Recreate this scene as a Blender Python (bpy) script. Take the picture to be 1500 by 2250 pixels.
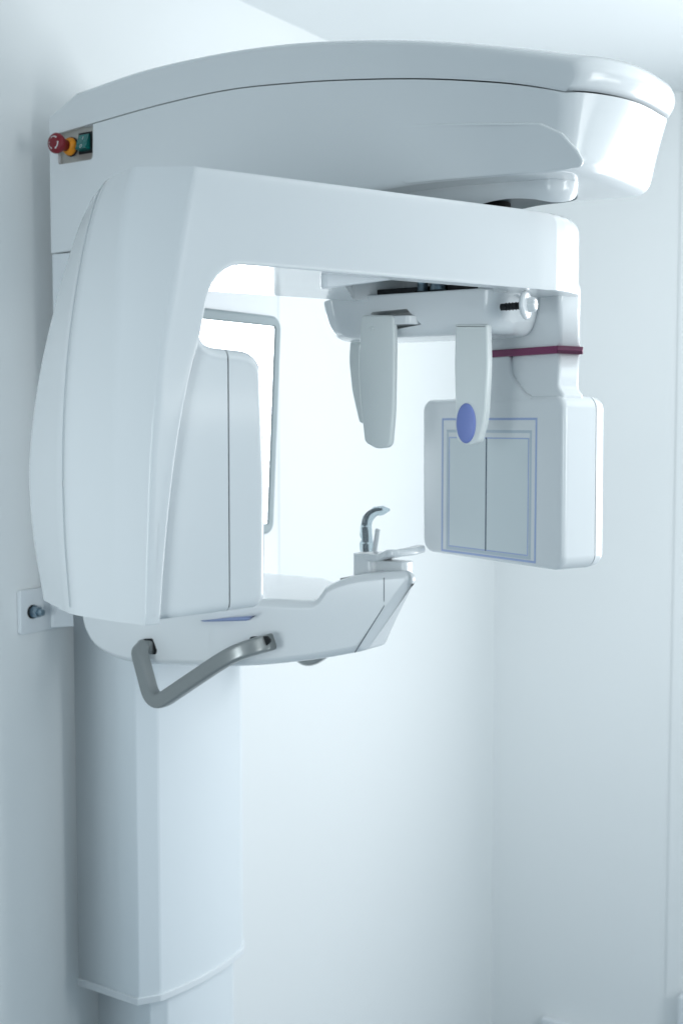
import bpy, bmesh, math, random
from mathutils import Vector, Matrix

# ------------------------------------------------------------------ camera
scene = bpy.context.scene
for o in list(bpy.data.objects): bpy.data.objects.remove(o)
F_PX, W_PX, H_PX = 2750.0, 1500.0, 2250.0
SIN_T, COS_T = 0.55, math.sqrt(1 - 0.55**2)
PITCH = math.atan(195 / F_PX)
CAM = Vector((1.706, 0.0, 1.85))
RIGHT = Vector((COS_T, SIN_T, 0)); FH = Vector((-SIN_T, COS_T, 0)); ZV = Vector((0, 0, 1))
FWD = FH * math.cos(PITCH) - ZV * math.sin(PITCH)
UP = ZV * math.cos(PITCH) + FH * math.sin(PITCH)
cd = bpy.data.cameras.new('camera'); cam = bpy.data.objects.new('camera', cd)
scene.collection.objects.link(cam); scene.camera = cam
M = Matrix((( RIGHT.x, UP.x, -FWD.x, CAM.x), (RIGHT.y, UP.y, -FWD.y, CAM.y), (RIGHT.z, UP.z, -FWD.z, CAM.z), (0, 0, 0, 1)))
cam.matrix_world = M
cd.sensor_fit = 'VERTICAL'; cd.sensor_height = 36.0; cd.lens = 36.0 * F_PX / H_PX
cd.clip_start = 0.05; cd.clip_end = 100
cd.dof.use_dof = True; cd.dof.focus_distance = 1.75; cd.dof.aperture_fstop = 4.5

# ------------------------------------------------------------------ world, lamps, exposure
world = bpy.data.worlds.new('World'); scene.world = world; world.use_nodes = True
bg = world.node_tree.nodes['Background']
bg.inputs['Color'].default_value = (0.55, 0.73, 0.84, 1); bg.inputs['Strength'].default_value = 0.41

def area(name, loc, target, sx, sy, power, col):
    l = bpy.data.lights.new(name, 'AREA'); l.shape = 'RECTANGLE'; l.size = sx; l.size_y = sy
    l.energy = power; l.color = col
    o = bpy.data.objects.new(name, l); scene.collection.objects.link(o)
    o.location = loc
    o.rotation_euler = (Vector(target) - Vector(loc)).to_track_quat('-Z', 'Y').to_euler()
    return o
area('window_light', (2.0, 3.36, 1.75), (2.0, 0.0, 1.75), 1.5, 1.3, 33, (0.95, 0.975, 1.0))
wf = area('wall_fill', (2.9, 1.4, 2.0), (1.25, 3.45, 2.0), 0.9, 1.0, 11, (0.96, 0.99, 1.0)); wf.data.spread = math.radians(115)  # unseen lamp added in mid-room to brighten the back wall
fl = area('fill_lamp', (0.95, -0.35, 1.7), (0.38, 1.30, 1.70), 0.5, 0.7, 1.2, (0.90, 0.97, 1.0)); fl.data.spread = math.radians(60)
area('ceiling_fill', (2.7, 1.7, 1.9), (2.6, 1.7, 3.0), 0.9, 0.9, 8.5, (0.97, 0.98, 0.96))  # unseen lamp added below the ceiling to brighten it
scene.view_settings.view_transform = 'Standard'; scene.view_settings.look = 'None'
scene.view_settings.exposure = 0.45; scene.view_settings.gamma = 1

# ------------------------------------------------------------------ materials
def mat(name, col, rough=0.5, metal=0.0, coat=0.0, spec=0.5, noise=0.0, bump=0.0, bscale=60, ior=1.45, trans=0, alpha=1):
    m = bpy.data.materials.new(name); m.use_nodes = True
    nt = m.node_tree; p = nt.nodes['Principled BSDF']
    p.inputs['Base Color'].default_value = (*col, 1); p.inputs['Roughness'].default_value = rough
    p.inputs['Metallic'].default_value = metal; p.inputs['IOR'].default_value = ior
    p.inputs['Coat Weight'].default_value = coat; p.inputs['Coat Roughness'].default_value = 0.10
    p.inputs['Transmission Weight'].default_value = trans; p.inputs['Alpha'].default_value = alpha
    tc = nt.nodes.new('ShaderNodeTexCoord')
    if noise:
        n = nt.nodes.new('ShaderNodeTexNoise'); n.inputs['Scale'].default_value = 7; n.inputs['Detail'].default_value = 6
        nt.links.new(tc.outputs['Object'], n.inputs['Vector'])
        r = nt.nodes.new('ShaderNodeMapRange'); r.inputs['To Min'].default_value = rough * (1 - noise); r.inputs['To Max'].default_value = rough * (1 + noise)
        nt.links.new(n.outputs['Fac'], r.inputs['Value']); nt.links.new(r.outputs['Result'], p.inputs['Roughness'])
    if bump:
        n = nt.nodes.new('ShaderNodeTexNoise'); n.inputs['Scale'].default_value = bscale; n.inputs['Detail'].default_value = 4
        nt.links.new(tc.outputs['Object'], n.inputs['Vector'])
        b = nt.nodes.new('ShaderNodeBump'); b.inputs['Strength'].default_value = bump; b.inputs['Distance'].default_value = 0.002
        nt.links.new(n.outputs['Fac'], b.inputs['Height']); nt.links.new(b.outputs['Normal'], p.inputs['Normal'])
    return m
PLA = mat('glossy_white_plastic', (0.76, 0.79, 0.805), 0.20, coat=0.35, noise=0.2)
PLB = mat('satin_white_plastic', (0.73, 0.765, 0.79), 0.32, noise=0.15)
PLC = mat('warm_white_blade_plastic', (0.77, 0.81, 0.80), 0.28)
COL = mat('painted_column_metal', (0.72, 0.77, 0.80), 0.36, noise=0.1)
GRY = mat('shaded_frame_plastic', (0.34, 0.40, 0.42), 0.6)  # mirror frame's shade put into its base colour
SEAM2 = mat('pale_seam_gap', (0.50, 0.55, 0.57), 0.7)
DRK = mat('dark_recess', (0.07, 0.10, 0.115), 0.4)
SEAM = mat('seam_gap', (0.10, 0.12, 0.14), 0.8)
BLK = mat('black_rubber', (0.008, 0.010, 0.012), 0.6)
WALL = mat('painted_wall', (0.81, 0.835, 0.84), 0.75, bump=0.12, bscale=220)
CEI = mat('painted_ceiling', (0.82, 0.85, 0.86), 0.8, bump=0.1, bscale=200)
FLO = mat('grey_vinyl_floor', (0.34, 0.40, 0.45), 0.45, noise=0.3)
HND = mat('grey_metallic_grip', (0.30, 0.32, 0.32), 0.36, metal=0.55, noise=0.2)
STL = mat('zinc_steel', (0.33, 0.42, 0.48), 0.28, metal=1.0)
PLATE = mat('brushed_plate', (0.42, 0.41, 0.38), 0.38, metal=0.6)
RED = mat('red_button_plastic', (0.20, 0.008, 0.018), 0.42)
YEL = mat('orange_collar_plastic', (0.78, 0.28, 0.01), 0.4)
GRN = mat('green_rocker_plastic', (0.0, 0.135, 0.125), 0.25, coat=0.3)
WHT = mat('white_print', (0.75, 0.78, 0.78), 0.6)
MAG = mat('magenta_rubber', (0.20, 0.035, 0.105), 0.45)
BLU = mat('blue_pad', (0.20, 0.26, 0.58), 0.42)
LBL = mat('blue_label', (0.30, 0.37, 0.60), 0.4)
LIN = mat('blue_print_line', (0.38, 0.47, 0.72), 0.35)
LIN2 = mat('pale_print_line', (0.52, 0.60, 0.66), 0.35)
DKB = mat('dark_blue_line', (0.02, 0.05, 0.10), 0.4)
MIR = mat('mirror_glass', (0.92, 0.95, 0.96), 0.03, metal=1.0)
SLV = mat('clear_plastic_sleeve', (0.85, 0.92, 0.95), 0.12, trans=0.85, ior=1.2)
ROD = mat('dark_rod', (0.03, 0.05, 0.07), 0.3)
STK = mat('printed_sheet', (0.68, 0.74, 0.755), 0.28)

# ------------------------------------------------------------------ helpers
def ray(px, py):
    return FWD + RIGHT * ((px - W_PX / 2) / F_PX) + UP * ((H_PX / 2 - py) / F_PX)
def hit(px, py, p0, n):
    d = ray(px, py); return CAM + d * ((Vector(p0) - CAM).dot(n) / d.dot(n))
def onX(px, py, X): return hit(px, py, (X, 0, 0), Vector((1, 0, 0)))
def onY(px, py, Y): return hit(px, py, (0, Y, 0), Vector((0, 1, 0)))
def onD(px, py, D): return hit(px, py, CAM + FH * D, FH)
def onZ(px, py, z): return hit(px, py, (0, 0, z), ZV)
# rotating-arm frame
AA = math.radians(55.4)
A = RIGHT * math.sin(AA) + FH * math.cos(AA)        # along the arm, away
B = FH * math.sin(AA) - RIGHT * math.cos(AA)        # across the arm, away
HALF = 0.15
NEARP = CAM + FH * 1.487 + RIGHT * (1.487 * (430 - 750) / F_PX)
ARM0 = NEARP + B * HALF; ARM0.z = 0
def uv(u, v, z): return Vector((ARM0.x + A.x * u + B.x * v, ARM0.y + A.y * u + B.y * v, z))
def onV(px, py, v): return hit(px, py, uv(0, v, 0), B)
def onU(px, py, u): return hit(px, py, uv(u, 0, 0), A)
def U(p): return (p - ARM0).dot(A)
def Vv(p): return (p - ARM0).dot(B)

def link(name, me, parent=None, mats=()):
    o = bpy.data.objects.new(name, me); scene.collection.objects.link(o)
    for m in mats: me.materials.append(m)
    if parent is not None:
        o.parent = parent
        o.matrix_parent_inverse = parent_world(parent).inverted()
    return o
def parent_world(p):
    m = Matrix.Translation(p.location)
    return m if p.parent is None else Matrix.Identity(4)
class MB:
    def __init__(s): s.bm = bmesh.new(); s.mi = 0
    def add(s, verts, faces, mi=0):
        vs = [s.bm.verts.new(v) for v in verts]
        for f in faces:
            try:
                fc = s.bm.faces.new([vs[i] for i in f]); fc.material_index = mi; fc.smooth = True
            except ValueError: pass
    def rings(s, rings, cap0=True, cap1=True, closed=True, mi=0):
        n = len(rings[0]); vs = [p for r in rings for p in r]; fs = []
        for k in range(len(rings) - 1):
            for i in range(n if closed else n - 1):
                j = (i + 1) % n
                fs.append((k*n+i, k*n+j, (k+1)*n+j, (k+1)*n+i))
        if cap0: fs.append(tuple(range(n)))
        if cap1: fs.append(tuple((len(rings)-1)*n + i for i in range(n)))
        s.add(vs, fs, mi)
    def build(s, name, mats, parent=None, wn=True):
        bmesh.ops.remove_doubles(s.bm, verts=s.bm.verts, dist=1e-6)
        bmesh.ops.recalc_face_normals(s.bm, faces=s.bm.faces)
        me = bpy.data.meshes.new(name); s.bm.to_mesh(me); s.bm.free()
        if not isinstance(mats, (list, tuple)): mats = [mats]
        o = link(name, me, parent, mats)
        if wn:
            w = o.modifiers.new('wn', 'WEIGHTED_NORMAL'); w.mode = 'FACE_AREA_WITH_ANGLE'; w.weight = 60; w.keep_sharp = True
        return o
def skin(ctrl, rho, seg=5):
    """ctrl: control rings; every interior ring is rounded with its rho."""
    n = len(ctrl[0]); out = [list(ctrl[0])]
    for k in range(1, len(ctrl) - 1):
        r = rho[k-1] if isinstance(rho, (list, tuple)) else rho
        cols = []
        for i in range(n):
            p, a, b = ctrl[k][i], ctrl[k-1][i], ctrl[k+1][i]
            la, lb = (a-p).length, (b-p).length
            fa = 1.0 if k == 1 else 0.5; fb = 1.0 if k == len(ctrl)-2 else 0.5
            ra, rb = min(r, la*fa), min(r, lb*fb)
            s0 = p + (a-p) * (ra/la if la > 1e-9 else 0); s1 = p + (b-p) * (rb/lb if lb > 1e-9 else 0)
            cols.append([s0*(1-t)**2 + p*2*t*(1-t) + s1*t*t for t in [j/seg for j in range(seg+1)]])
        for j in range(seg+1): out.append([c[j] for c in cols])
    out.append(list(ctrl[-1]))
    return out
def fil(pts, seg=6):
    """polygon [(x,y,r)] -> rounded outline"""
    out = []; n = len(pts)
    for i in range(n):
        x, y = pts[i][:2]; r = pts[i][2] if len(pts[i]) > 2 else 0
        p = Vector((x, y)); a = Vector(pts[i-1][:2]); b = Vector(pts[(i+1) % n][:2])
        if r <= 0.0021: out.append(p); continue
        d1 = (a-p).normalized(); d2 = (b-p).normalized(); ang = d1.angle(d2)
        t = min(r / math.tan(ang/2), (a-p).length*0.48, (b-p).length*0.48)
        s0, s1 = p + d1*t, p + d2*t
        rr = t*math.tan(ang/2); c = p + (d1+d2).normalized() * (rr/math.sin(ang/2))
        a0 = (s0-c); a1 = (s1-c); th = a0.angle_signed(a1) if a0.length > 1e-9 else 0
        for j in range(seg+1):
            q = a0.copy(); q.rotate(Matrix.Rotation(-th*j/seg, 2)); out.append(c+q)
    return out
def spline(pts, n):
    """Catmull-Rom through pts (Vectors), n samples even in arc"""
    P = [2*pts[0]-pts[1]] + list(pts) + [2*pts[-1]-pts[-2]]; dense = []
    for k in range(1, len(P)-2):
        for j in range(20):
            t = j/20; a, b, c, d = P[k-1], P[k], P[k+1], P[k+2]
            dense.append(0.5*((2*b)+(c-a)*t+(2*a-5*b+4*c-d)*t*t+(3*b-a-3*c+d)*t**3))
    dense.append(pts[-1].copy())
    L = [0]
    for i in range(1, len(dense)): L.append(L[-1] + (dense[i]-dense[i-1]).length)
    out = []; k = 0
    for i in range(n):
        s = L[-1]*i/(n-1)
        while k < len(L)-2 and L[k+1] < s: k += 1
        t = (s-L[k])/max(L[k+1]-L[k], 1e-12); out.append(dense[k].lerp(dense[k+1], min(max(t,0),1)))
    return out
def lin(a, b, n):
    return [a.lerp(b, i/(n-1)) for i in range(n)]
def off2(pts, d):
    """inward offset of a 2D polygon"""
    n = len(pts); ar = sum(pts[i].x*pts[(i+1)%n].y - pts[(i+1)%n].x*pts[i].y for i in range(n)); sg = 1 if ar > 0 else -1
    out = []
    for i in range(n):
        e1 = pts[i]-pts[i-1]; e2 = pts[(i+1)%n]-pts[i]
        if e1.length < 1e-9: e1 = e2
        if e2.length < 1e-9: e2 = e1
        n1 = Vector((-e1.y, e1.x)).normalized()*sg; n2 = Vector((-e2.y, e2.x)).normalized()*sg
        m = n1+n2
        if m.length < 1e-6: m = n1
        m.normalize(); out.append(pts[i] + m * (d/max(m.dot(n1), 0.5)))
    return out
def prism(mb, pts2, fr, v0, v1, rho=0.004, rho1=None, seg=5, mi=0, taper=0):
    """pts2 outline, fr(x,y,v)->Vector; rounded rims"""
    if rho1 is None: rho1 = rho
    i0 = off2(pts2, max(rho, 1e-5)); i1b = off2(pts2, taper) if taper else pts2
    i1 = off2(i1b, max(rho1, 1e-5))
    R = lambda p, v: [fr(q.x, q.y, v) for q in p]
    mb.rings(skin([R(i0, v0), R(pts2, v0), R(i1b, v1), R(i1, v1)], [max(rho,1e-5), max(rho1,1e-5)], seg), mi=mi)
def FXZ(x, y, v): return Vector((x, v, y))        # outline in X,Z ; extrude Y
def FYZ(x, y, v): return Vector((v, x, y))
def FXY(x, y, v): return Vector((x, y, v))
def FUZ(x, y, v): return uv(x, v, y)
def FVZ(x, y, v): return uv(v, x, y)
def FUV(x, y, v): return uv(x, y, v)
def rect(x0, y0, x1, y1, r): return [(x0, y0, r), (x1, y0, r), (x1, y1, r), (x0, y1, r)]
def tube(mb, path, r, n=8, mi=0, caps=True):
    rs = []
    for i, p in enumerate(path):
        t = (path[min(i+1, len(path)-1)] - path[max(i-1, 0)]).normalized()
        a = t.cross(ZV); a = a.normalized() if a.length > 1e-3 else Vector((1, 0, 0)); b = t.cross(a)
        rr = r(i/(len(path)-1)) if callable(r) else r
        rs.append([p + a*rr*math.cos(2*math.pi*j/n) + b*rr*math.sin(2*math.pi*j/n) for j in range(n)])
    mb.rings(rs, caps, caps, mi=mi)
def lathe(mb, prof, c, ax, n=40, mi=0, sx=1.0, ref=ZV):
    """prof: (radius, height) along axis ax from c"""
    ax = ax.normalized(); a = ax.cross(ref)
    a = a.normalized() if a.length > 1e-3 else Vector((1, 0, 0)); b = ax.cross(a)
    mb.rings([[c + ax*h + a*r*sx*math.cos(2*math.pi*j/n) + b*r*math.sin(2*math.pi*j/n) for j in range(n)] for r, h in prof], mi=mi)
def cut(o, cutter):
    """real boolean, baked; cutter removed"""
    m = o.modifiers.new('b', 'BOOLEAN'); m.operation = 'DIFFERENCE'; m.object = cutter; m.solver = 'EXACT'
    wn = o.modifiers.get('wn')
    if wn: o.modifiers.remove(wn)
    bpy.context.view_layer.update(); dg = bpy.context.evaluated_depsgraph_get()
    me = bpy.data.meshes.new_from_object(o.evaluated_get(dg))
    if len(me.vertices) < len(o.data.vertices) * 0.5:
        m.solver = 'FAST'; bpy.context.view_layer.update(); dg = bpy.context.evaluated_depsgraph_get()
        me = bpy.data.meshes.new_from_object(o.evaluated_get(dg))
    o.modifiers.clear(); o.data = me
    bpy.data.objects.remove(cutter)
    me.polygons.foreach_set('use_smooth', [True]*len(me.polygons))
    me.set_sharp_from_angle(angle=math.radians(38))
    w = o.modifiers.new('wn', 'WEIGHTED_NORMAL'); w.mode = 'FACE_AREA_WITH_ANGLE'; w.weight = 60; w.keep_sharp = True
def tag(o, label, cat, group=None):
    o['label'] = label; o['category'] = cat
    if group: o['group'] = group
    return o
def lab(o, label): o['label'] = label; return o

# ------------------------------------------------------------------ room
def slab(name, x0, y0, z0, x1, y1, z1, m):
    mb = MB(); v = [Vector((x, y, z)) for x in (x0, x1) for y in (y0, y1) for z in (z0, z1)]
    mb.add(v, [(0,1,3,2),(4,6,7,5),(0,4,5,1),(2,3,7,6),(0,2,6,4),(1,5,7,3)])
    for f in mb.bm.faces: f.smooth = False
    o = mb.build(name, m, wn=False); o['kind'] = 'structure'; return o
CEIL = CAM.z + 0.909
YB = 3.447
FZ = -0.15
slab('mounting_wall', -0.12, -2.5, FZ-0.002, 0, YB + 0.13, CEIL + 0.05, WALL)
slab('back_wall', -0.06, YB, FZ, 4.6, YB + 0.12, CEIL + 0.048, WALL)
xs = onY(1491, 700, YB).x
slab('wall_pier', xs, YB - 0.005, FZ+0.002, 4.5, YB + 0.03, CEIL + 0.01, WALL)
slab('ceiling', -0.05, -2.5, CEIL, 4.61, YB + 0.05, CEIL + 0.1, CEI)
slab('floor', -0.1, -2.5, FZ-0.06, 4.6, YB + 0.1, FZ, FLO)
# low white trunking on the back wall, just showing at the lower frame edge
mb = MB(); p = onY(1187, 2238, YB - 0.03)
q = onY(1488, 2190, YB - 0.06)
prism(mb, fil(rect(p.x, FZ, q.x - 0.004, p.z, 0.004)), FXZ, YB - 0.03, YB - 0.0005, 0.004)
tag(mb.build('cable_trunking', PLB), 'low white cable trunking along the foot of the back wall', 'trunking')
mb = MB()
prism(mb, fil(rect(q.x, FZ, q.x + 0.5, q.z, 0.006)), FXZ, YB - 0.06, YB - 0.0055, 0.005)
tag(mb.build('wall_cabinet', PLB), 'low white cabinet at the right edge of the photo standing against the back wall', 'cabinet')

# ------------------------------------------------------------------ the machine
root = bpy.data.objects.new('dental_xray_machine', None); scene.collection.objects.link(root)
root.location = (0.15, 1.757, FZ); root.empty_display_size = 0.2
tag(root, 'glossy white panoramic dental x-ray machine with rotating arm on a wall-mounted column', 'x-ray machine')
def part(mb, name, m, parent=None, **k):
    return mb.build(name, m, parent or root, **k)
YO = 1.585; YF = 1.94; YC = 0.5*(YO+YF)
YFO = 1.835

# column ------------------------------------------------------------
pn = CAM + FH*2.2 + RIGHT*(2.2*(291-750)/F_PX); pn2 = hit(352, 1800, pn + Vector((0.028, 0, 0)), Vector((1, 0, 0)))
CX0, CY0 = pn.x - 0.150, pn.y
CXF = pn.x + 0.022; CYN = CY0 + 0.035
CY1 = onX(549, 1700, CXF).y + 0.004; CC = 0.5*(CY0+CY1)
def col_outline(g):
    pts = [(CX0-g, CY0-g), (pn.x, CY0-g, 0.004), (CXF+g, CYN-g*0.5, 0.006)]
    o = fil([(CX0-g*0, CY0-g, 0.001), (pn.x, CY0-g, 0.005), (CXF+g, CYN-g*0.5, 0.012), (CXF+g, 2*CC-CYN+g*0.5, 0.012), (pn.x, CY1+g, 0.005), (CX0-g*0, CY1+g, 0.001)])
    res = []
    for q in o:
        t = (q.y-CC)/(CYN-CC); bulge = 0.013*(1-min(1, abs(t))**2) if q.x > CXF-0.004 else 0
        res.append(Vector((q.x+bulge, q.y)))
    # insert points on the curved front face
    out = []
    for i, q in enumerate(res):
        out.append(q); w = res[(i+1) % len(res)]
        if abs(w.y-q.y) > 0.1 and q.x > CXF-0.01 and w.x > CXF-0.01:
            for j in range(1, 14):
                y = q.y+(w.y-q.y)*j/14; t = (y-CC)/(CYN-CC); out.append(Vector((CXF+g+0.013*(1-min(1, abs(t))**2), y)))
    return out
zr = onY(298, 2190, CY0).z; zr0 = onY(298, 2206, CY0).z
mb = MB(); prism(mb, col_outline(0), FXY, zr0 + 0.006, CAM.z - 0.30, 0.001)
column = part(mb, 'column', COL)
mb = MB(); prism(mb, col_outline(0.004), FXY, zr0, zr0 + 0.013, 0.0015)
part(mb, 'trim_ring', PLB, column)
def shrink(o, k): return [Vector((CX0 + 0.02 + (q.x-CX0)*0.86, CC + (q.y-CC)*k)) for q in o]
mb = MB(); prism(mb, shrink(col_outline(0), 0.80), FXY, FZ, zr0 + 0.002, 0.001)
part(mb, 'inner_column', COL)

# carriage behind the arm -----------------------------------------
XW = 0.05
XCF = 0.27
z557 = onY(121, 557, YO).z
zc0 = CAM.z - 0.335
def carr(z0, z1, name):
    mb = MB(); prism(mb, fil([(XW, YO, 0.004), (XCF, YO, 0.03), (XCF, YF, 0.03), (XW, YF, 0.004)]), FXY, z0, z1, 0.001)
    return part(mb, name, PLB)
zb = CAM.z + 0.20
YF_ = YF
YF = onX(628, 800, XCF).y
carriage = carr(zc0, z557 - 0.0012, 'carriage_cover')

YF = YF_
# overhead housing --------------------------------------------------
def Pxz(px, py, Y=YO):
    p = onY(px, py, Y); return Vector((p.x, p.z))
def dense(seg_pts, n): return spline(seg_pts, n)
seam_px = [(118, 296), (205, 270), (350, 229), (500, 196), (650, 180), (800, 172), (950, 169), (1100, 173), (1200, 180), (1292, 192)]
top_px = [(166, 212), (300, 166), (430, 135), (560, 113), (700, 100), (900, 97), (1100, 109), (1302, 130)]
N1 = 46
seam = dense([Pxz(*p) for p in seam_px], N1)
topl = dense([Pxz(*p) for p in top_px], N1)
seam[0].x = XW
NS = 26
Wd = YFO - YO
def plan(t):      # t 0..1 across the width -> extra reach of the front end
    e = min(1, max(0, (t-0.82)/0.18))
    return 0.032*math.sin(math.pi/2*min(1, t/0.6)) - 0.030*(1-math.sqrt(1-e*e))
def corner(t):
    e = min(1, max(0, 1-t/0.38)); return -0.034*(1-math.sqrt(1-e*e))
def housing_rings(upper, r):
    """rings along Y: each ring an X,Z outline"""
    rings = []
    ts = [0.5-0.5*math.cos(math.pi*k/NS) for k in range(NS+1)]
    for t in ts:
        Y = YO + Wd*t; ex = plan(t); co = corner(t)
        if upper:
            fs = [q.copy() for q in seam]; ft = [q.copy() for q in topl]
            d = min(t, 1-t)*Wd; edge = 1-math.sqrt(max(0, 1-(1-min(1, d/0.022))**2))
            xf = seam[-1].x
            for arr, dx, lift in ((fs, 1.0, 0.0), (ft, 0.90, 1.0)):
                for i, q in enumerate(arr):
                    k = max(0, (q.x-0.62)/(xf-0.62)); q.x += (ex*dx+co)*k**1.5
                    if lift: q.y += 0.010*(1-edge)
            # rounded nose between top and seam
            a, b = ft[-1], fs[-1]
            nose = [a.lerp(b, j/6) + Vector((0.010*math.sin(math.pi*j/6), 0.0)) for j in range(1, 6)]
            back = [Vector((XW, fs[0].y + 0.03))]
            ring = fs[::-1] + back + ft + nose
            ring = [Vector((p.x, p.y)) for p in ring]
        rings.append([Vector((p.x, Y, p.y)) for p in ring])
    return rings
# upper cover: soft rounded ridge at its near and far edge
mb = MB()
rg = housing_rings(True, 0)
def inset_ring(r, d):
    p2 = off2([Vector((q.x, q.z)) for q in r], d); Y = r[0].y
    return [Vector((p.x, Y, p.y)) for p in p2]
mb.rings([inset_ring(rg[0], 0.006)] + [[q + Vector((0, 0.0005, 0)) for q in rg[0]]] + rg[1:-1] + [rg[-1]] + [inset_ring(rg[-1], 0.006)])
overhead = None
# lower housing: horizontal layers, plan outline of the beam, draft towards the bottom
def low_ring(t):
    Y = YO + Wd*t; ex = plan(t); co = corner(t)
    fs = [q.copy() - Vector((0, 0.0022)) for q in seam]
    xf = seam[-1].x
    bot_px = [(1284, 368), (1240, 374), (1100, 386), (960, 398), (860, 412)]
    bt = [Pxz(*p) for p in bot_px]
    bt += [Vector((0.62, CAM.z + 0.335)), Vector((0.50, CAM.z + 0.328)), Vector((0.40, CAM.z + 0.318)), Vector((0.33, CAM.z + 0.306)), Vector((XCF+0.01, z557+0.010)), Vector((XCF-0.01, z557+0.0015))]
    bt = spline(bt, 36)
    for arr, dx in ((fs, 1.0), (bt, 0.0)):
        for q in arr:
            k = max(0, (q.x-0.62)/(xf-0.62)); q.x += (ex*dx+co)*k**1.5
    a, b = fs[-1], bt[0]; Rn = 0.022
    b0 = b + (a-b).normalized()*Rn; bt[0] = b + (bt[2]-b).normalized()*Rn; bt[1] = bt[0].lerp(bt[2], 0.5) if bt[2].x < bt[0].x else bt[0]
    arc = [b0*(1-u_)**2 + b*2*u_*(1-u_) + bt[0]*u_*u_ for u_ in [j/8 for j in range(8)]]
    nose = [a.lerp(b0, j/6) for j in range(1, 6)] + arc
    ring = fs[::-1] + [Vector((XW, z557+0.0015))] + bt[::-1] + nose[::-1]
    return [Vector((p.x, Y, p.y)) for p in ring]
ts = [0.5-0.5*math.cos(math.pi*k/NS) for k in range(NS+1)]
ml = MB(); lr = [low_ring(t) for t in ts]
def low_inset(r, d):
    n0 = len(seam); p2 = off2([Vector((q.x, q.z)) for q in r], d); out = []
    for i, (q, p) in enumerate(zip(r, p2)):
        if i < n0: out.append(Vector((min(q.x, p2[len(r)-1].x), q.y, q.z)))      # keep the seam edge crisp
        elif i == n0: out.append(q.copy())
        else: out.append(Vector((p.x, q.y, p.y)))
    return out
DR = 0.012
ml.rings(skin([low_inset(lr[0], DR), lr[0], [q+Vector((0, 0.0001, 0)) for q in lr[3]]], [DR], 6)[:-1] + lr[3:-3] + skin([lr[-4], lr[-1], low_inset(lr[-1], DR)], [DR], 6)[1:])
overhead = part(ml, 'overhead_housing', PLA)
topc = part(mb, 'top_cover', PLA, overhead)
mb = MB()
pp = [(858, 277), (960, 272), (1080, 270), (1188, 270), (1235, 292), (1268, 330), (1286, 364), (1240, 372), (1100, 384), (960, 396), (880, 404)]
pz = [Pxz(*p) for p in pp]
zhi, zlo = pz[0].y, pz[-1].y
po = fil([(q.x, q.y, 0.012) for q in pz], 5)
prism(mb, po, lambda x, y, v: Vector((x, v + (0 if v > YO else 0.0058*(1-min(1, max(0, (y-zlo)/(zhi-zlo)))) + 0.0058*(1-min(1, max(0, (x-pz[0].x)/(pz[2].x-pz[0].x))))*min(1, max(0, (y-zlo)/(zhi-zlo)))), y)), YO-0.0055, YO+0.004, 0.004, 0.0001)
part(mb, 'side_panel', PLA, overhead)

# pivot housing under the beam
mb = MB()
px1 = onY(1272, 410, YO + 0.05).x
prism(mb, fil([(0.42, YO+0.05, 0.05), (px1, YO+0.05, 0.035), (px1-0.075, YFO-0.03, 0.05), (0.42, YFO-0.03, 0.05)], 10), FXY, CAM.z + 0.304, CAM.z + 0.38, 0.034, 0.001, seg=10)
pivot = part(mb, 'pivot_housing', PLA)
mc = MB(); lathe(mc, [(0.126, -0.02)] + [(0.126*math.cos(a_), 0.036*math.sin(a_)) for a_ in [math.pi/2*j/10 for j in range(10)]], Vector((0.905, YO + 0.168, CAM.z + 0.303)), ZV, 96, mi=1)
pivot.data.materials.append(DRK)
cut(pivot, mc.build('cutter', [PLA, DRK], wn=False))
mb = MB(); lathe(mb, [(0.055, 0), (0.055, 0.09)], Vector((0.80, YO+0.165, CAM.z + 0.27)), ZV, 48)
part(mb, 'pivot_shaft', BLK, pivot)

# ------------------------------------------------------------------ rotating arm
ZT, ZB = CAM.z + 0.300, CAM.z + 0.1905
K3 = [(321, 1374), (326, 1200), (334, 1000), (352, 800), (386, 600), (412, 460), (431, 376)]
K2 = [(257, 1364), (250, 1200), (250, 1000), (255, 800), (262, 600), (272, 470), (292, 384)]
K1 = [(156, 1338), (142, 1150), (140, 950), (154, 750), (182, 570), (213, 450), (236, 408)]
K0 = [(92, 1310), (66, 1150), (60, 1000), (80, 830), (118, 660), (165, 505), (199, 428)]
K4 = [(352, 1371), (364, 1200), (386, 1000), (414, 840), (441, 735), (455, 655), (474, 612), (505, 586), (550, 577)]
VN = -HALF
def curve(K, v, n, ztop=None, zbot=None):
    s = spline([onV(x, y, v) for x, y in K], n)
    if ztop is not None:
        z0, z1 = s[0].z, s[-1].z
        for p in s: p.z = zbot + (p.z - z0)/(z1 - z0)*(ztop - zbot)
    return s
ZL = onV(336, 1373, VN).z
inner = curve(K4, VN, 40)
inner[0].z = ZL
k = [p for p in inner]
for p in inner[-6:]: p.z = min(p.z, ZB)
inner_uz = [(U(p), p.z) for p in inner]
uR0 = U(onV(1185, 540, VN)); 
def right_u(v): # plan rounding of the outer end
    return uR0 + 0.148*math.sqrt(max(0, 1-(1-min(1, (v-VN)/0.10))**2))
NL, NT, NR, NB = 40, 30, 10, 30
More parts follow.
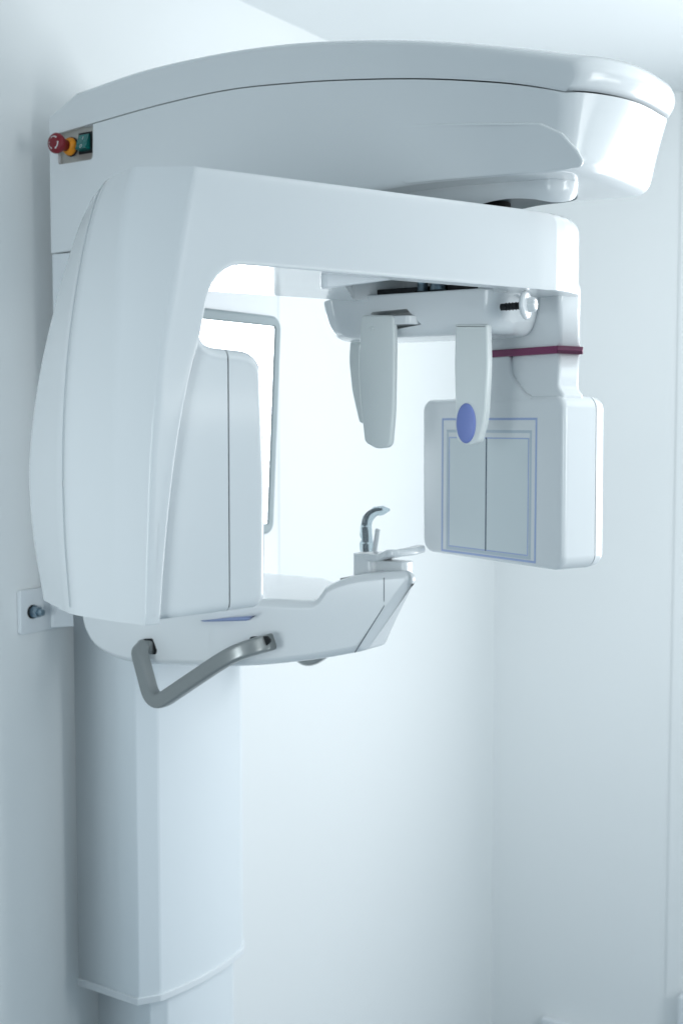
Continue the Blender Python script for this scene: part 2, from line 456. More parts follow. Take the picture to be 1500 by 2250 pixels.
def arm_ring(v, K, L=None):
    L = L or curve(K, v, NL, ZT, ZL)
    uL = U(L[-1]); uR = right_u(v)
    top = [uv(uL + (uR-0.02-uL)*i/NT, v, ZT) for i in range(1, NT)]
    drop = 0.0
    c = [uv(uR-0.02+0.02*math.sin(math.pi/2*j/NR), v, ZT-0.02+0.02*math.cos(math.pi/2*j/NR)) for j in range(NR+1)]
    uI = inner_uz[-1][0]
    bot = [uv(uR, v, ZB+0.001)] + [uv(uR + (uI-uR)*i/NB, v, ZB) for i in range(1, NB)]
    inn = [uv(a, v, z) for a, z in inner_uz[::-1]]
    return L + top + c + bot + inn
def inset_uv(ring, d):
    v = Vv(ring[0]); p2 = off2([Vector((U(q), q.z)) for q in ring], d)
    return [uv(q.x, v, q.y) for q in p2]
r0 = arm_ring(VN, K3)
rings = [inset_uv(r0, 0.012), r0]
mids = [(VN+0.012, 0.28), (VN+0.028, 0.64), (VN+0.045, 1.0)]
def mix(Ka, Kb, t): return [(a[0]+(b[0]-a[0])*t, a[1]+(b[1]-a[1])*t) for a, b in zip(Ka, Kb)]
L3, L2 = curve(K3, VN, NL, ZT, ZL), curve(K2, VN+0.045, NL, ZT, ZL)
def ring_from_left(L, v):
    return arm_ring(v, K2, L)
r1k = arm_ring(-0.02, K1); r0k = arm_ring(HALF-0.02, K0); L1 = r1k[:NL]
ctrl = [rings[0], r0]; rho = [0.012]
for v in (0.003, 0.008, 0.015, 0.024, 0.034):
    ctrl.append(ring_from_left([a.lerp(b, v/0.045) for a, b in zip(L3, L2)], VN+v)); rho.append(0.002)
ctrl.append(arm_ring(VN+0.045, K2)); rho.append(0.009)
for v in (0.058, 0.075, 0.10):
    ctrl.append(ring_from_left([a.lerp(b, (v-0.045)/0.085) for a, b in zip(L2, L1)], VN+v)); rho.append(0.004)
LX = [p + B*0.02 + A*0.02 for p in r0k[:NL]]
rl = ring_from_left(LX, HALF)
ctrl += [r1k, r0k, rl, inset_uv(rl, 0.012)]; rho += [0.03, 0.02, 0.012]
mb = MB(); mb.rings(skin(ctrl, rho, 5))
arm = part(mb, 'rotating_arm', PLA)
# channel in the underside for the head support mount
mc = MB(); uc0, uc1 = U(onV(742, 610, VN+0.03)), U(onV(1150, 640, VN+0.03))
prism(mc, fil([(uc0, VN+0.028, 0.01), (uc1-0.02, VN+0.028, 0.02), (uc1-0.02, HALF-0.03, 0.02), (U(onV(775, 640, HALF-0.03)), HALF-0.03, 0.01)]), FUV, ZB-0.03, ZB+0.045, 0.001)
cut(arm, mc.build('cutter', BLK, wn=False))
# seam on the back cover of the arm
mb = MB()
sp = curve(K1, -0.02, 60, ZT, ZL)
tube(mb, [p - A*0.0006 for p in sp[1:-1]], 0.0007, 6)
part(mb, 'cover_seam', SEAM2, arm)

# tube head: inner housing on the left leg
vt = VN + 0.012
zt0 = onV(500, 764, vt).z
uL0 = U(onV(380, 1100, VN)) - 0.05; uR1 = U(onV(587, 1000, vt)); u502 = U(onV(503, 1000, vt))
zbt = ZL + 0.001
def head_out(ua, ub, ra, rb):
    za = lambda u: zt0 - 0.000
    return fil([(ua, zbt, ra), (ub, zbt+0.002, rb), (ub, zt0, rb*1.3), (ua, zt0, ra)], 8)
# outlines: left piece follows the leg, right piece is the rounded nose
def uat(px, py): return U(onV(px, py, vt))
ho = fil([(uat(354, 1300)-0.012, zbt, 0), (uR1, zbt+0.004, 0.020), (uR1+0.002, (zbt+zt0)/2, 0.3), (uR1-0.004, zt0-0.004, 0.030), (uat(475, 762), zt0+0.0005, 0.01), (uat(452, 752), zt0+0.005, 0.014), (uat(444, 733), zt0+0.018, 0), (uat(430, 735)-0.01, zt0+0.018, 0), (uat(404, 850)-0.012, onV(404, 850, vt).z, 0), (uat(380, 1000)-0.012, onV(380, 1000, vt).z, 0)], 9)
def half(sgn, name, parent=None):
    mb = MB(); prism(mb, ho, FUZ, vt, HALF-0.03, 0.016, seg=9)
    g = bmesh.ops.bisect_plane(mb.bm, geom=mb.bm.verts[:]+mb.bm.edges[:]+mb.bm.faces[:], plane_co=uv(u502+sgn*0.0011, 0, 0), plane_no=A*sgn, clear_inner=True)
    es = [e for e in g['geom_cut'] if isinstance(e, bmesh.types.BMEdge)]
    r = bmesh.ops.contextual_create(mb.bm, geom=es)
    for f in r['faces']:
        f.smooth = False
        for e in f.edges: e.smooth = False
    return part(mb, name, PLA, parent)
head = half(-1, 'tube_head'); half(1, 'front_cover', head)
mb = MB(); prism(mb, off2(fil(rect(u502-0.03, zbt+0.006, u502+0.03, zt0-0.009, 0)), 0.0025), FUZ, vt+0.0028, HALF-0.04, 0.001)
part(mb, 'inner_frame', SEAM, head)

# sensor leg ---------------------------------------------------------
vB = VN + 0.03                                    # near side of the sensor box
uS = U(onV(1238, 1050, vB))
vN = VN + 0.048                                   # near side of the leg
uI = uS + 0.005
uOut = U(onV(1268, 700, vN + 0.012))
zS1 = onV(1238, 868, vB).z; zS0 = onV(1238, 1256, vB).z
vFar = Vv(onU(929, 1050, uS))
uE = U(onV(1325, 1050, vB + 0.008))
vL0 = vN; vL1 = Vv(onU(1040, 700, uI))
zK = onU(1150, 872, uI).z; zband = onU(1150, 773, uI).z
vA, vBk = Vv(onU(1119, 800, uS)), Vv(onU(1148, 868, uS))
mb = MB()
prism(mb, fil([(vL0, zband-0.001, 0), (vL1, zband-0.001, 0), (vL1, ZB+0.03, 0.02), (vL0, ZB+0.03, 0.02)]), FVZ, uI, uOut, 0.008, 0.014)
leg = part(mb, 'sensor_leg', PLA)
mb = MB(); prism(mb, fil([(vL0-0.001, zband-0.006, 0), (vL1, zband-0.006, 0), (vL1, zband+0.0055, 0), (vL0-0.001, zband+0.0055, 0)]), FVZ, uS-0.0012, uOut+0.0012, 0.002, 0.004, seg=6)
lab(part(mb, 'accent_band', MAG, leg), 'magenta rubber band')
mb = MB()
prism(mb, fil([(vB+0.01, zS1-0.02, 0), (vL1, zS1-0.02, 0), (vL1, zband-0.003, 0), (vL0+0.001, zband-0.003, 0), (vL0+0.002, zS1+0.012, 0.012), (vB+0.01, zS1+0.001, 0.006)], 8), FVZ, uI+0.001, uOut-0.002, 0.006, 0.010)
prism(mb, fil([(vBk-0.02, zS1-0.03, 0), (vL1, zS1-0.03, 0), (vL1-0.01, zband-0.003, 0), (vA, zband-0.003, 0), (vA, zK+0.036, 0.03), (vBk, zS1+0.006, 0.03), (vBk-0.02, zS1-0.002, 0.01)], 8), FVZ, uS+0.0006, uS+0.03, 0.006, 0.010)
part(mb, 'neck', PLA, leg)

# sensor box
mb = MB()
uM = U(onV(1297, 1050, vB + 0.01))
out = fil([(vB, zS0, 0.022), (vFar, zS0+0.003, 0.022), (vFar+0.003, zS1-0.002, 0.020), (vB+0.002, zS1, 0.020)], 10)
# slightly bowed long sides
vm = 0.5*(vB+vFar)
out = [Vector((q.x - 0.004*(1-((q.y-(zS0+zS1)/2)/((zS1-zS0)/2))**2)*(1 if q.x < vm else -1), q.y)) for q in out]
prism(mb, out, FVZ, uS, uM-0.0008, 0.009, 0.0006, seg=7)
box = part(mb, 'sensor_box', PLA)
mb = MB(); prism(mb, out, FVZ, uM+0.0008, uE, 0.0006, 0.016, seg=8, taper=0.004)
part(mb, 'back_cover', PLA, box)
mb = MB(); prism(mb, off2(out, 0.004), FVZ, uM-0.004, uM+0.004, 0.0005)
part(mb, 'gasket', SEAM, box)
# printed target: thin raised sheets on the face
def q_on(px, py): p = onU(px, py, uS); return (Vv(p), p.z)
def frame_strip(mb, x0, y0, x1, y1, w, d0, d1, mi=0):
    for (a, b, c, d) in ((x0, y0, x1, y0+w), (x0, y1-w, x1, y1), (x0, y0+w, x0+w, y1-w), (x1-w, y0+w, x1, y1-w)):
        prism(mb, fil(rect(a, b, c, d, 0)), FVZ, d0, d1, 0.00005, seg=1, mi=mi)
mb = MB()
vo1, zo1 = q_on(971, 919); vo0, zo0 = q_on(1176, 1238)
vi1, zi1 = q_on(986, 960); vi0, zi0 = q_on(1159, 1222)
frame_strip(mb, vo0, zo0, vo1, zo1, 0.0033, uS-0.0004, uS+0.0002, 0)
frame_strip(mb, vi0, zi0, vi1, zi1, 0.0018, uS-0.0004, uS+0.0002, 0)
frame_strip(mb, vi0-0.006, zi0-0.005, vi1+0.006, zi1+0.012, 0.0045, uS-0.0002, uS+0.0002, 1)
vc, _ = q_on(1067.5, 1050)
prism(mb, fil(rect(vc-0.0011, zi0, vc+0.0011, zi1, 0)), FVZ, uS-0.0006, uS+0.0002, 0.00005, seg=1, mi=2)
part(mb, 'target_frame', [LIN, LIN2, DKB], box)
mb = MB(); prism(mb, fil(rect(vi0+0.0012, zi0+0.0012, vc-0.0013, zi1-0.0012, 0)), FVZ, uS-0.0002, uS+0.0001, 0.00004, seg=1)
prism(mb, fil(rect(vc+0.0013, zi0+0.0012, vi1-0.0012, zi1-0.0012, 0)), FVZ, uS-0.0002, uS+0.0001, 0.00004, seg=1)
part(mb, 'target_sheet', STK, box)

# ------------------------------------------------------------------ head support (fixed, machine axes)
YH = 1.66
def XZ(px, py, Y=YH): p = onY(px, py, Y); return p.x, p.z
xl, zt = XZ(683, 648); xr, zt2 = XZ(1112, 630)
zdt = CAM.z + 0.196; zdb = CAM.z + 0.133
YH1 = YH + 0.17
def disc_outline(g):
    return fil([(xl+g, YH+g+0.03, 0.03), (xl+0.04+g, YH+g, 0.035), (xr-0.02-g, YH+g, 0.035), (xr-g, YH+0.04+g, 0.03), (xr-g, YH1-0.03-g, 0.04), (xr-0.05, YH1-g, 0.05), (xl+0.05, YH1-g, 0.05), (xl+g, YH1-0.04-g, 0.04)], 8)
mb = MB(); R = lambda o, z: [Vector((q.x, q.y, z)) for q in o]
def dome(o, z, k):
    cx = (xl+xr)/2; return [Vector((q.x, q.y, z + k*(1-((q.x-cx)/((xr-xl)/2))**2))) for q in o]
mb.rings(skin([dome(disc_outline(0.02), zdt, 0.004), dome(disc_outline(0), zdt, 0.004), R(disc_outline(0.004), zdt-0.030), R(disc_outline(0.012), zdb+0.010), R(disc_outline(0.022), zdb), R(disc_outline(0.045), zdb-0.001)], [0.004, 0.02, 0.012, 0.010], 6))
headrest = part(mb, 'head_support', PLA)
# right end recess + knob
pk = onY(1125, 672, YH + 0.01)
mc = MB(); lathe(mc, [(0.024, 0), (0.024, 0.05)], Vector((xr-0.012, YH+0.045, zdt-0.030)), Vector((1, -0.35, 0)), 32)
cut(headrest, mc.build('cutter', PLA, wn=False))
# slot for the near blade
mc = MB(); s0, s1 = XZ(812, 690), XZ(918, 712)
prism(mc, fil([(s0[0], s1[1]-0.01, 0), (s1[0], s1[1], 0), (s1[0]-0.022, s0[1]+0.005, 0.004), (s0[0], s0[1]+0.003, 0.004)]), FXZ, YH-0.02, YH+0.05, 0.0001)
cut(headrest, mc.build('cutter', BLK, wn=False))
kc = onD(1150, 671, (onY(1112, 630, YH)-CAM).dot(FH) - 0.005)
kax = (RIGHT*0.80 - FH*0.42 + ZV*0.03).normalized()
mb = MB()
lathe(mb, [(0.001, -0.002), (0.017, -0.002), (0.0205, 0.001), (0.0208, 0.004), (0.0185, 0.007), (0.001, 0.009)], kc, kax, 40)
for ang in (0.5, 0.5+math.pi*0.5):
    a = kax.cross(ZV).normalized(); b = kax.cross(a)
    d = a*math.cos(ang)+b*math.sin(ang); e = kax.cross(d)
    ln = 0.010 if ang < 1 else 0.010
    bx = []
    for h, s in ((0.006, 1.0), (0.016, 1.0), (0.019, 0.8)):
        bx.append([kc+kax*h + d*x*ln*s + e*y*0.0055*s for x, y in ((-1,-1),(1,-1),(1,1),(-1,1))])
    mb.rings(bx)
knob = part(mb, 'adjustment_knob', PLA, headrest)
bv = knob.modifiers.new('bev', 'BEVEL'); bv.width = 0.0018; bv.segments = 3; bv.limit_method = 'ANGLE'; bv.angle_limit = math.radians(35); knob.modifiers.move(1, 0)
mb = MB(); lathe(mb, [(0.005, -0.035), (0.005, 0.0)], kc, kax, 20)
for i in range(5): lathe(mb, [(0.005, -0.028+i*0.005), (0.006, -0.0268+i*0.005), (0.005, -0.0256+i*0.005)], kc, kax, 20)
part(mb, 'threaded_stem', BLK, headrest)
# black plate stands in for the gap's shade; mount wedge in the channel
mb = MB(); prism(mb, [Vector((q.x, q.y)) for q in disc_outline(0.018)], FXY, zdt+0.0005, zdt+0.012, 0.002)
part(mb, 'gap_shade_plate', BLK, headrest)
mb = MB()
for px, ww in ((928, 0.008), (962, 0.012), (965, 0.006)):
    c = onD(px, 625, (onY(px, 630, YH)-CAM).dot(FH)+0.01); lathe(mb, [(ww, 0), (ww, 0.03)], Vector((c.x, c.y, zdt+0.004)), ZV, 24)
part(mb, 'guide_pin', STL, headrest)
mb = MB()
P1 = onV(705, 634, VN+0.022); P2 = onV(885, 610, VN+0.022); zz = CAM.z+0.186
w0 = Vector((P1.x, P1.y)); w1 = Vector((P2.x, P2.y)); dd = (w1-w0).normalized(); nn = Vector((-dd.y, dd.x))
if nn.y < 0: nn = -nn
nn = Vector((FH.x, FH.y))*0.10 - Vector((RIGHT.x, RIGHT.y))*0.0025
pl = [w0, w1, w1+nn, w0+nn]
def wr(s, z): 
    c = sum(pl, Vector((0, 0)))/4; return [Vector((c.x+(q.x-c.x)*s, c.y+(q.y-c.y)*s, z)) for q in pl]
Pz2 = P2.z; Lm = (w1-w0).length
prism(mb, fil([(q.x, q.y, 0.006) for q in pl]), lambda x, y, v: Vector((x, y, v + ((Pz2-P1.z)*(Vector((x, y))-w0).dot(dd)/Lm if v < CAM.z+0.205 else 0))), P1.z, CAM.z+0.232, 0.002, seg=3)
part(mb, 'support_mount', PLB)

# blades --------------------------------------------------------------
def blade(outpx, Y, th, name, slant=0.0, rad=0.006, m=PLC, bend=0.0):
    mb = MB(); pts = []
    for e in outpx:
        x, z = XZ(e[0], e[1], Y); pts.append((x, z, e[2] if len(e) > 2 else 0))
    o = fil(pts, 7)
    zmid = sum(q.y for q in o)/len(o)
    fr = lambda x, y, v: Vector((x, v + bend*((y-zmid)/0.15)**2, y))
    prism(mb, o, fr, Y, Y+th, min(0.004, th*0.45), seg=5)
    return part(mb, name, m)
YB1 = YH - 0.012
b1 = blade([(793, 692, .006), (864, 692, .008), (866, 760, .2), (864, 900, .3), (857, 983, .012), (826, 986, .02), (800, 972, .012), (790, 880, .2), (785, 800, .3)], YB1, 0.012, 'temple_support')
mb = MB(); s = XZ(812, 700, YB1+0.006); s2 = XZ(872, 715, YB1)
# the bent hook that joins the blade to the head support
hk = [Vector((XZ(800, 694, YB1)[0], YB1+0.008, CAM.z+0.166)), Vector((XZ(855, 690, YB1)[0], YB1+0.006, CAM.z+0.167)), Vector((XZ(890, 690, YB1)[0], YB1+0.014, CAM.z+0.163)), Vector((XZ(912, 700, YB1)[0], YB1+0.04, CAM.z+0.155))]
prism(mb, fil([(XZ(838, 700, YB1)[0], YB1+0.001, 0.003), (XZ(893, 700, YB1)[0], YB1+0.004, 0.01), (XZ(914, 700, YB1)[0], YB1+0.045, 0.01), (XZ(838, 700, YB1)[0], YB1+0.045, 0.003)]), FXY, onY(900, 711, YB1).z, onY(890, 692, YB1).z, 0.002)
part(mb, 'hook', PLA, b1)
mb = MB(); lathe(mb, [(0.0035, 0), (0.003, 0.0012), (0.001, 0.0018)], onY(818, 722, YB1)+Vector((0, 0.0002, 0)), Vector((0, -1, 0)), 20)
part(mb, 'rivet', PLC, b1)
YB0 = YH + 0.105
b0 = blade([(768, 752, .004), (782, 744, .004), (800, 748, .004), (808, 900, .2), (800, 932, .006), (788, 928, .006), (772, 860, .2), (765, 790, .3)], YB0, 0.012, 'temple_support')
mb = MB(); c = onY(781, 745, YB0+0.006); lathe(mb, [(0.005, -0.008), (0.005, 0.004), (0.0035, 0.005), (0.0035, 0.012), (0.0055, 0.013), (0.0055, 0.045)], c, ZV, 24)
part(mb, 'pivot_pin', PLA, b0)
YB2 = YH + 0.008
b2 = blade([(999, 712, .003), (1070, 712, .003), (1072, 800, .3), (1066, 920, .3), (1052, 972, .010), (1028, 980, .02), (1001, 968, .012), (999, 900, .2), (997, 800, .3)], YB2, 0.016, 'temple_support')
mb = MB(); cpad = onY(1024, 930, YB2)
lathe(mb, [(0.0300*0.97, -0.001), (0.0300, 0.001), (0.029, 0.003), (0.025, 0.0042), (0.014, 0.005), (0.001, 0.0052)], cpad, Vector((0, -1, 0)), 48, sx=0.535)
lab(part(mb, 'pad', BLU, b2), 'round blue pad')

# ------------------------------------------------------------------ chin support arm
def Ynear(X): return YO if X < 0.40 else YO + (1.70-YO)*(X-0.40)/0.28
def onSide(px, py):
    Y = YO
    for _ in range(12): p = onY(px, py, Y); Y = 0.5*Y + 0.5*Ynear(p.x)
    return p
cut_px = [(172, 1300), (172, 1345), (180, 1385), (205, 1425), (255, 1452), (320, 1462), (440, 1467), (560, 1465), (690, 1451), (776, 1436)]
main_top = [(918, 1251), (838, 1258), (780, 1264), (735, 1276), (706, 1290), (697, 1303), (688, 1315), (672, 1321), (590, 1318), (480, 1312)]
def to2(pxs): return [(lambda p: Vector((p.x, p.z)))(onSide(*e)) for e in pxs]
tipn = onY(929, 1253, 1.73)
bot = spline(to2(cut_px), 46); mt = to2(main_top)
nose = fil([(bot[-1].x, bot[-1].y), (bot[-1].x+0.012, bot[-1].y+0.004, 0.02), (tipn.x+0.006, tipn.z+0.002, 0.016), (mt[1].x, mt[1].y)], 7)[1:-1]
up = [mt[1]] + spline(mt[1:5], 14)[1:] + spline(mt[4:], 24)[1:]
outl = bot + nose + up
outl.append(Vector((bot[0].x, up[-1].y)))
def side_rings(outl, sh):
    def R(o, k): 
        res = []
        for q, q0 in zip(o, outl):
            y = Ynear(q.x) if k == 0 else (1.92 if q.x < 0.40 else 1.92-0.18*(q.x-0.40)/0.28)
            res.append((q, y, 1 if k == 0 else -1))
        return res
    def S(d, k, dy): return [Vector((q.x, y+dy*s_, q.y)) for q, y, s_ in R(off2(outl, d), k)]
    return [S(sh+0.003, 0, 0), S(sh, 0, 0), S(0, 0, sh*1.15), S(0, 1, sh*1.15), S(sh, 1, 0), S(sh+0.003, 1, 0)]
mb = MB(); mb.rings(skin(side_rings(outl, 0.010), [0.008, 0.008, 0.008, 0.008], 6))
bmesh.ops.bisect_plane(mb.bm, geom=mb.bm.verts[:]+mb.bm.edges[:]+mb.bm.faces[:], plane_co=(0.40, 0, 0), plane_no=(1, 0, 0))
chin = part(mb, 'chin_support_arm', PLA)
mb = MB()
sl_ = [onSide(843, 1270), onSide(843, 1332), onSide(779, 1434)]
for p in sl_: p.y += 0.0004
tube(mb, lin(sl_[0], sl_[1], 6) + lin(sl_[1], sl_[2], 14)[1:], 0.0008, 6)
part(mb, 'cap_seam', SEAM, chin)
# blue label
mb = MB()
lp = [onY(x, y, YO) for x, y in ((440, 1364), (500, 1358), (554, 1354), (541, 1364), (450, 1366))]
mb.rings([[p + Vector((0, -0.0008, 0)) for p in lp], [p + Vector((0, 0.010, 0)) for p in lp]])
part(mb, 'label_sticker', LBL, chin)

# chin rest + bite post
mb = MB()
Yc = 1.745
def P(px, py, Y=Yc): return onY(px, py, Y)
ztop = P(780, 1213).z; zbase = P(780, 1264).z
xa, xb = P(774, 1240, 1.73).x, P(822, 1240, 1.73).x
prism(mb, fil(rect(xa, 1.725, xb, 1.775, 0.012), 8), FXY, zbase-0.006, ztop, 0.0015)
xc, xd = xb-0.006, P(890, 1240, 1.735).x
prism(mb, fil(rect(xc, 1.735, xd, 1.765, 0.008), 8), FXY, zbase+0.002, ztop-0.010, 0.0015)
rest = part(mb, 'chin_rest', PLA)
mb = MB(); x0, x1 = P(832, 1215, 1.735).x, P(912, 1212, Yc).x
n = 20; rr = []
pl2 = fil([(xa+0.006, 1.727, 0.01), (xb+0.01, 1.722, 0.02), (x1-0.012, 1.688, 0.04), (x1, 1.75, 0.06), (x1-0.012, 1.815, 0.04), (xb+0.01, 1.778, 0.02), (xa+0.006, 1.773, 0.01)], 8)
def lift(q, z): 
    t = min(1, max(0, (q.x-xb)/(x1-xb-0.02))); return Vector((q.x, q.y, z + 0.013*(t*t*(3-2*t))))
mb.rings(skin([[lift(q, ztop-0.012) for q in off2(pl2, 0.004)], [lift(q, ztop-0.012) for q in pl2], [lift(q, ztop) for q in pl2], [lift(q, ztop) for q in off2(pl2, 0.004)]], [0.004, 0.004], 5))
part(mb, 'chin_plate', PLA, rest)
mb = MB(); prism(mb, fil(rect(xa-0.02, 1.715, xb+0.003, 1.785, 0.012)), FXY, zbase-0.010, zbase-0.0035, 0.001)
part(mb, 'slot', BLK, rest)
mb = MB()
rod = spline([P(803, 1212), P(803, 1180), P(801, 1150), P(808, 1130), P(822, 1121), P(838, 1119)], 24)
tube(mb, rod, lambda t: 0.0052 if t < 0.45 else 0.0052-0.0028*(t-0.45)/0.55, 14)
part(mb, 'bite_rod', ROD)
# positioning pin behind
mb = MB(); tube(mb, [P(822, 1214, 1.80), P(829, 1166, 1.80), P(830, 1163, 1.80)], 0.0042, 14)
part(mb, 'positioning_pin', PLA)

# crumpled clear sleeve on the bite rod: a thing of its own
random.seed(4)
mb = MB(); n = 14
sl = spline([P(806, 1212), P(805, 1185), P(804, 1155), P(812, 1134), P(828, 1123), P(845, 1121), P(856, 1120)], 16)
rs = []
for i, p in enumerate(sl):
    t = (sl[min(i+1, len(sl)-1)]-sl[max(i-1, 0)]).normalized(); a = t.cross(Vector((0, 1, 0))).normalized(); b = Vector((0, 1, 0))
    s = i/(len(sl)-1); w = 0.0115-0.0055*s if s < 0.9 else 0.0015+0.004*(1-s)/0.1
    rs.append([p + a*w*math.cos(2*math.pi*j/n)*(1+random.uniform(-.22, .22)) + b*w*0.7*math.sin(2*math.pi*j/n)*(1+random.uniform(-.25, .25)) for j in range(n)])
rs2 = [[p + (sum(r, Vector())/len(r)-p)*0.04 for p in r] for r in rs]
mb.rings(rs, False, False)
for f in mb.bm.faces: f.smooth = False
slv = mb.build('plastic_sleeve', SLV, wn=False)
tag(slv, 'crumpled clear plastic sleeve pulled over the bent bite rod', 'plastic sleeve')
sd = slv.modifiers.new('s', 'SOLIDIFY'); sd.thickness = 0.00012

# ------------------------------------------------------------------ grab handles
def sweep(mb, path, w, h, refs, n=20, e=3.0, mi=0):
    rs = []
    for i, p in enumerate(path):
        t = (path[min(i+1, len(path)-1)]-path[max(i-1, 0)]).normalized()
        r = refs[i] if isinstance(refs, list) else refs
        b = (r - t*r.dot(t)).normalized(); a = t.cross(b)
        ww = w(i/(len(path)-1)) if callable(w) else w
        rr = []
        for j in range(n):
            c, s = math.cos(2*math.pi*(j+.5)/n), math.sin(2*math.pi*(j+.5)/n)
            x = math.copysign(abs(c)**(2/e), c); y = math.copysign(abs(s)**(2/e), s)
            rr.append(p + a*x*ww/2 + b*y*h/2)
        rs.append(rr)
    mb.rings(rs)
def fil3(pts, rads, seg=10):
    out = [pts[0]]
    for i in range(1, len(pts)-1):
        p = pts[i]; a = pts[i-1]-p; b = pts[i+1]-p; r = rads[i-1]
        s0 = p + a.normalized()*min(r, a.length*.48); s1 = p + b.normalized()*min(r, b.length*.48)
        out += [s0*(1-t)**2+p*2*t*(1-t)+s1*t*t for t in [j/seg for j in range(seg+1)]]
    return out + [pts[-1]]
def handle(pts, sgn):
    mb = MB(); path = fil3(pts, [0.02, 0.034, 0.05, 0.03])
    sweep(mb, path, lambda t: 0.024 + 0.004*t, 0.023, Vector((0, 1, 0)), n=28, e=4.5)
    return mb
g = 0.055
def HP(px, py, out): return onY(px, py, YO - out)
hp = [HP(340, 1424, -0.015), HP(303, 1420, 0.026), HP(338, 1552, 0.046), HP(505, 1439, 0.036), HP(560, 1420, 0.012), HP(594, 1411, -0.022)]
h1 = part(handle(hp, 1), 'grab_handle', HND)
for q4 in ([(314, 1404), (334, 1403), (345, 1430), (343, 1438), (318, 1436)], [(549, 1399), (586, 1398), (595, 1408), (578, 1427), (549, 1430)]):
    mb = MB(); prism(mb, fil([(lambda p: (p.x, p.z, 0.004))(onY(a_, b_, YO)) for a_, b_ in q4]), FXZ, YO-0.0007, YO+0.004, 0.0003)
    part(mb, 'recess_shade_patch', BLK, h1)  # flat black patch gives the handle recess its dark shade by colour
mir = [Vector((p.x, 2*YC-0.01-p.y, p.z)) for p in hp]
h2 = part(handle(mir, -1), 'grab_handle', HND)

# ------------------------------------------------------------------ wall bracket
mb = MB()
pa = onX(46, 1305, 0.012); pb = onX(140, 1385, 0.012)
bz1, bz0 = onX(46, 1298, 0.010).z, onX(60, 1393, 0.010).z
prism(mb, fil(rect(onX(46, 1345, 0.010).y, bz0, YO+0.10, bz1, 0.006)), FYZ, 0.0005, 0.010, 0.002)
yb = onX(112, 1345, 0.010).y
prism(mb, fil([(0.002, yb, 0.002), (0.012, yb, 0.012), (XW+0.01, yb+0.055, 0.02), (XW+0.04, yb+0.075, 0.004), (XW+0.04, yb+0.14, 0.002), (0.002, yb+0.14, 0.002)]), FXY, bz0+0.004, bz1-0.004, 0.002)
br = part(mb, 'wall_bracket', PLB)
mb = MB(); c = onX(72, 1344, 0.010)
lathe(mb, [(0.0125, 0.0), (0.0125, 0.002)], c, Vector((1, 0, 0)), 30, mi=1)
lathe(mb, [(0.0115, 0.0022), (0.0115, 0.004)], c + Vector((0, 0.002, 0)), Vector((1, 0, 0)), 30)
lathe(mb, [(0.0105, 0.004), (0.0105, 0.014), (0.0095, 0.0155)], c + Vector((0, 0.002, 0)), Vector((1, 0, 0)), 6)
lathe(mb, [(0.006, 0.0155), (0.006, 0.024), (0.005, 0.025)], c + Vector((0, 0.002, 0)), Vector((1, 0, 0)), 24)
for f in mb.bm.faces: f.smooth = False
part(mb, 'bolt', [STL, BLK], br, wn=False)

# ------------------------------------------------------------------ control panel, set into the side of the housing
c0 = onY(128, 362, YO); c1 = onY(205, 270, YO); cbl = onY(128, 362, YO); cbr = onY(204, 344, YO); ctr = onY(205, 272, YO); ctl = onY(128, 292, YO)
mc = MB(); prism(mc, fil([(cbl.x, cbl.z, 0.006), (cbr.x, cbl.z, 0.006), (ctr.x, ctr.z-0.0012, 0.0), (ctl.x, ctl.z-0.0012, 0)]), FXZ, YO-0.05, YO+0.009, 0.0001)
bpy.context.view_layer.update()
cut(overhead, mc.build('cutter', SEAM, wn=False))
mb = MB(); prism(mb, fil([(cbl.x-0.002, cbl.z-0.002, 0.006), (cbr.x+0.002, cbl.z-0.002, 0.006), (ctr.x+0.002, ctr.z+0.001, 0.0), (ctl.x-0.002, ctl.z+0.001, 0)]), FXZ, YO+0.0065, YO+0.0095, 0.0005)
panel = part(mb, 'control_panel', PLATE)
NY = Vector((0, -1, 0))
cb = onY(158, 323, YO+0.006)
mb = MB(); lathe(mb, [(0.0165, 0), (0.0165, 0.003)], cb, NY, 40, mi=1); lathe(mb, [(0.0155, 0.003), (0.0155, 0.005), (0.012, 0.013), (0.010, 0.014)], cb, NY, 40)
part(mb, 'collar', [YEL, BLK], panel)
mb = MB(); lathe(mb, [(0.0095, 0.013), (0.0105, 0.022), (0.0160, 0.030), (0.0175, 0.034), (0.0172, 0.0385), (0.015, 0.0415), (0.009, 0.0430), (0.001, 0.0433)], cb, NY, 48)
for k in range(3):
    a0 = math.radians(90+120*k - 33); pr = []
    N = 14
    def pt(r, a): 
        h = 0.0434 if r < 0.0105 else 0.0430
        return cb + NY*(h+0.0002 - 0.0012*max(0, (r-0.008)/0.005)) + Vector((math.cos(a)*r, 0, math.sin(a)*r))
    i1 = [pt(0.0098, a0+math.radians(60)*j/N) for j in range(N+1)]; i2 = [pt(0.0112, a0+math.radians(60)*j/N) for j in range(N+1)]
    mb.add(i1+i2, [(j, j+1, N+2+j, N+1+j) for j in range(N)], 1)
    for e, s in ((a0, -1), (a0+math.radians(60), 1)):
        mb.add([pt(0.0085, e), pt(0.0125, e), pt(0.0105, e+s*0.20)], [(0, 1, 2)], 1)
lab(part(mb, 'emergency_stop_button', [RED, WHT], panel), 'red mushroom button with white arrows')
mb = MB(); s0 = onY(174, 344, YO+0.006); s1 = onY(203, 288, YO+0.006)
prism(mb, fil(rect(s0.x, s0.z+0.003, s1.x, s1.z, 0.002)), FXZ, YO+0.0055, YO+0.0068, 0.0003)
sw = part(mb, 'switch_bezel', BLK, panel)
mb = MB(); xa_, xb_ = s0.x+0.0035, s1.x-0.0045; z0_, z1_ = s0.z+0.008, s1.z-0.004; zm = (z0_+z1_)/2
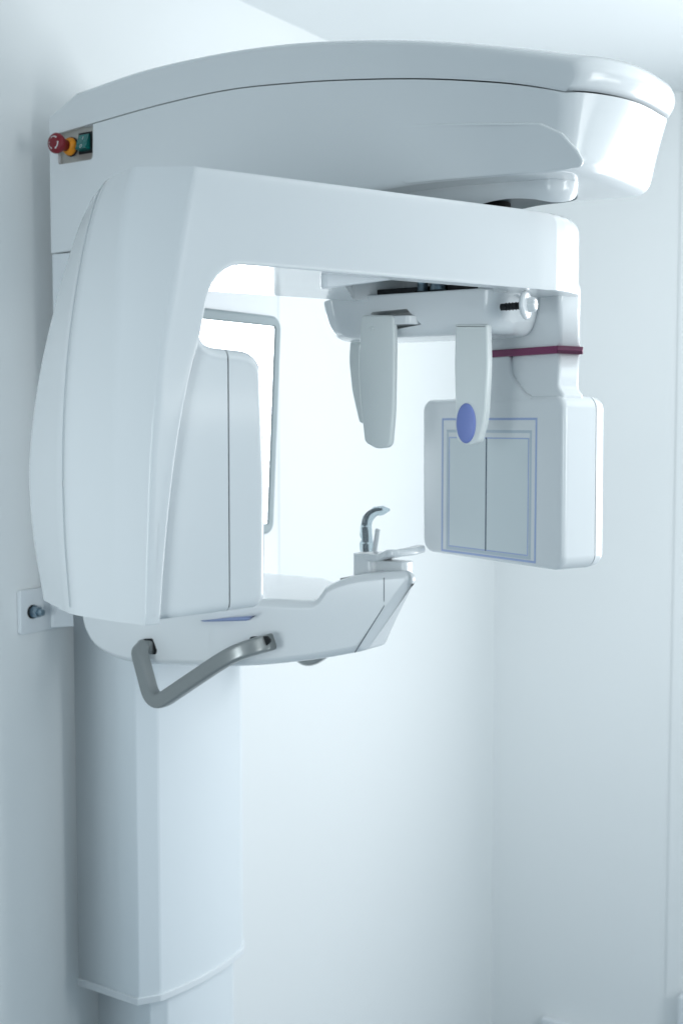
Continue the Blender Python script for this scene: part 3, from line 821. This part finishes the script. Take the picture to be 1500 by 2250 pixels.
pf = [(YO+0.006, z0_), (YO-0.0065, z0_+0.002), (YO-0.0025, zm), (YO+0.003, z1_), (YO+0.006, z1_)]
mb.rings([[Vector((x, y, z)) for y, z in pf] for x in (xa_, xb_)])
rk = None
for f in mb.bm.faces: f.smooth = False
# markings I and O
xm = (xa_+xb_)/2
def onrock(z): 
    for (ya, za), (yb_, zb_) in zip(pf, pf[1:]):
        if za <= z <= zb_ and zb_ > za: return ya+(yb_-ya)*(z-za)/(zb_-za) - 0.0003
zi = zm + (z1_-zm)*0.5
mb.add([Vector((xm-.0005, onrock(zi-.003), zi-.003)), Vector((xm+.0005, onrock(zi-.003), zi-.003)), Vector((xm+.0005, onrock(zi+.003), zi+.003)), Vector((xm-.0005, onrock(zi+.003), zi+.003))], [(0, 1, 2, 3)], 1)
zo = z0_ + 0.45*(zm-z0_)
N = 20; ri, ro_ = 0.0017, 0.0025
ring1 = [Vector((xm+ri*math.cos(6.2832*j/N), 0, zo+ri*1.2*math.sin(6.2832*j/N))) for j in range(N)]
ring2 = [Vector((xm+ro_*math.cos(6.2832*j/N), 0, zo+ro_*1.2*math.sin(6.2832*j/N))) for j in range(N)]
for p in ring1+ring2: p.y = onrock(p.z) if onrock(p.z) else YO-0.006
mb.add(ring1+ring2, [(j, (j+1) % N, N+(j+1) % N, N+j) for j in range(N)], 1)
lab(part(mb, 'rocker_switch', [GRN, WHT], panel, wn=False), 'green rocker switch marked I and O')

# ------------------------------------------------------------------ mirror on the front of the carriage
mb = MB()
XM = XCF + 0.012
def YZp(px, py, X=XM): p = onX(px, py, X); return (p.y, p.z)
o1 = [YZp(619, 700)+(0.012,), YZp(612, 1000)+(0.3,), YZp(600, 1172)+(0.006,)]
y0m = YO + 0.03
zt_m = YZp(619, 696)[1]; zb_m = YZp(600, 1172)[1]
of = fil([(y0m, zt_m, .024), (YZp(621, 700)[0], zt_m, .024), (YZp(603, 1175)[0], zb_m, .022), (y0m, zb_m, .022)], 8)
def RY(o, x): return [Vector((x, q.x, q.y)) for q in o]
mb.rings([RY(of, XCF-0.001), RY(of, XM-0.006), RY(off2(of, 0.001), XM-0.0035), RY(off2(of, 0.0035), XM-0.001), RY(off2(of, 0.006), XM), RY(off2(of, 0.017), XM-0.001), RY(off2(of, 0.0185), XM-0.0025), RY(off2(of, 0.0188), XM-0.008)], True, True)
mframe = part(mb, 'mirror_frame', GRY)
mb = MB(); prism(mb, off2(of, 0.0198), FYZ, XM-0.0078, XM-0.004, 0.0005)
part(mb, 'mirror', MIR, mframe)
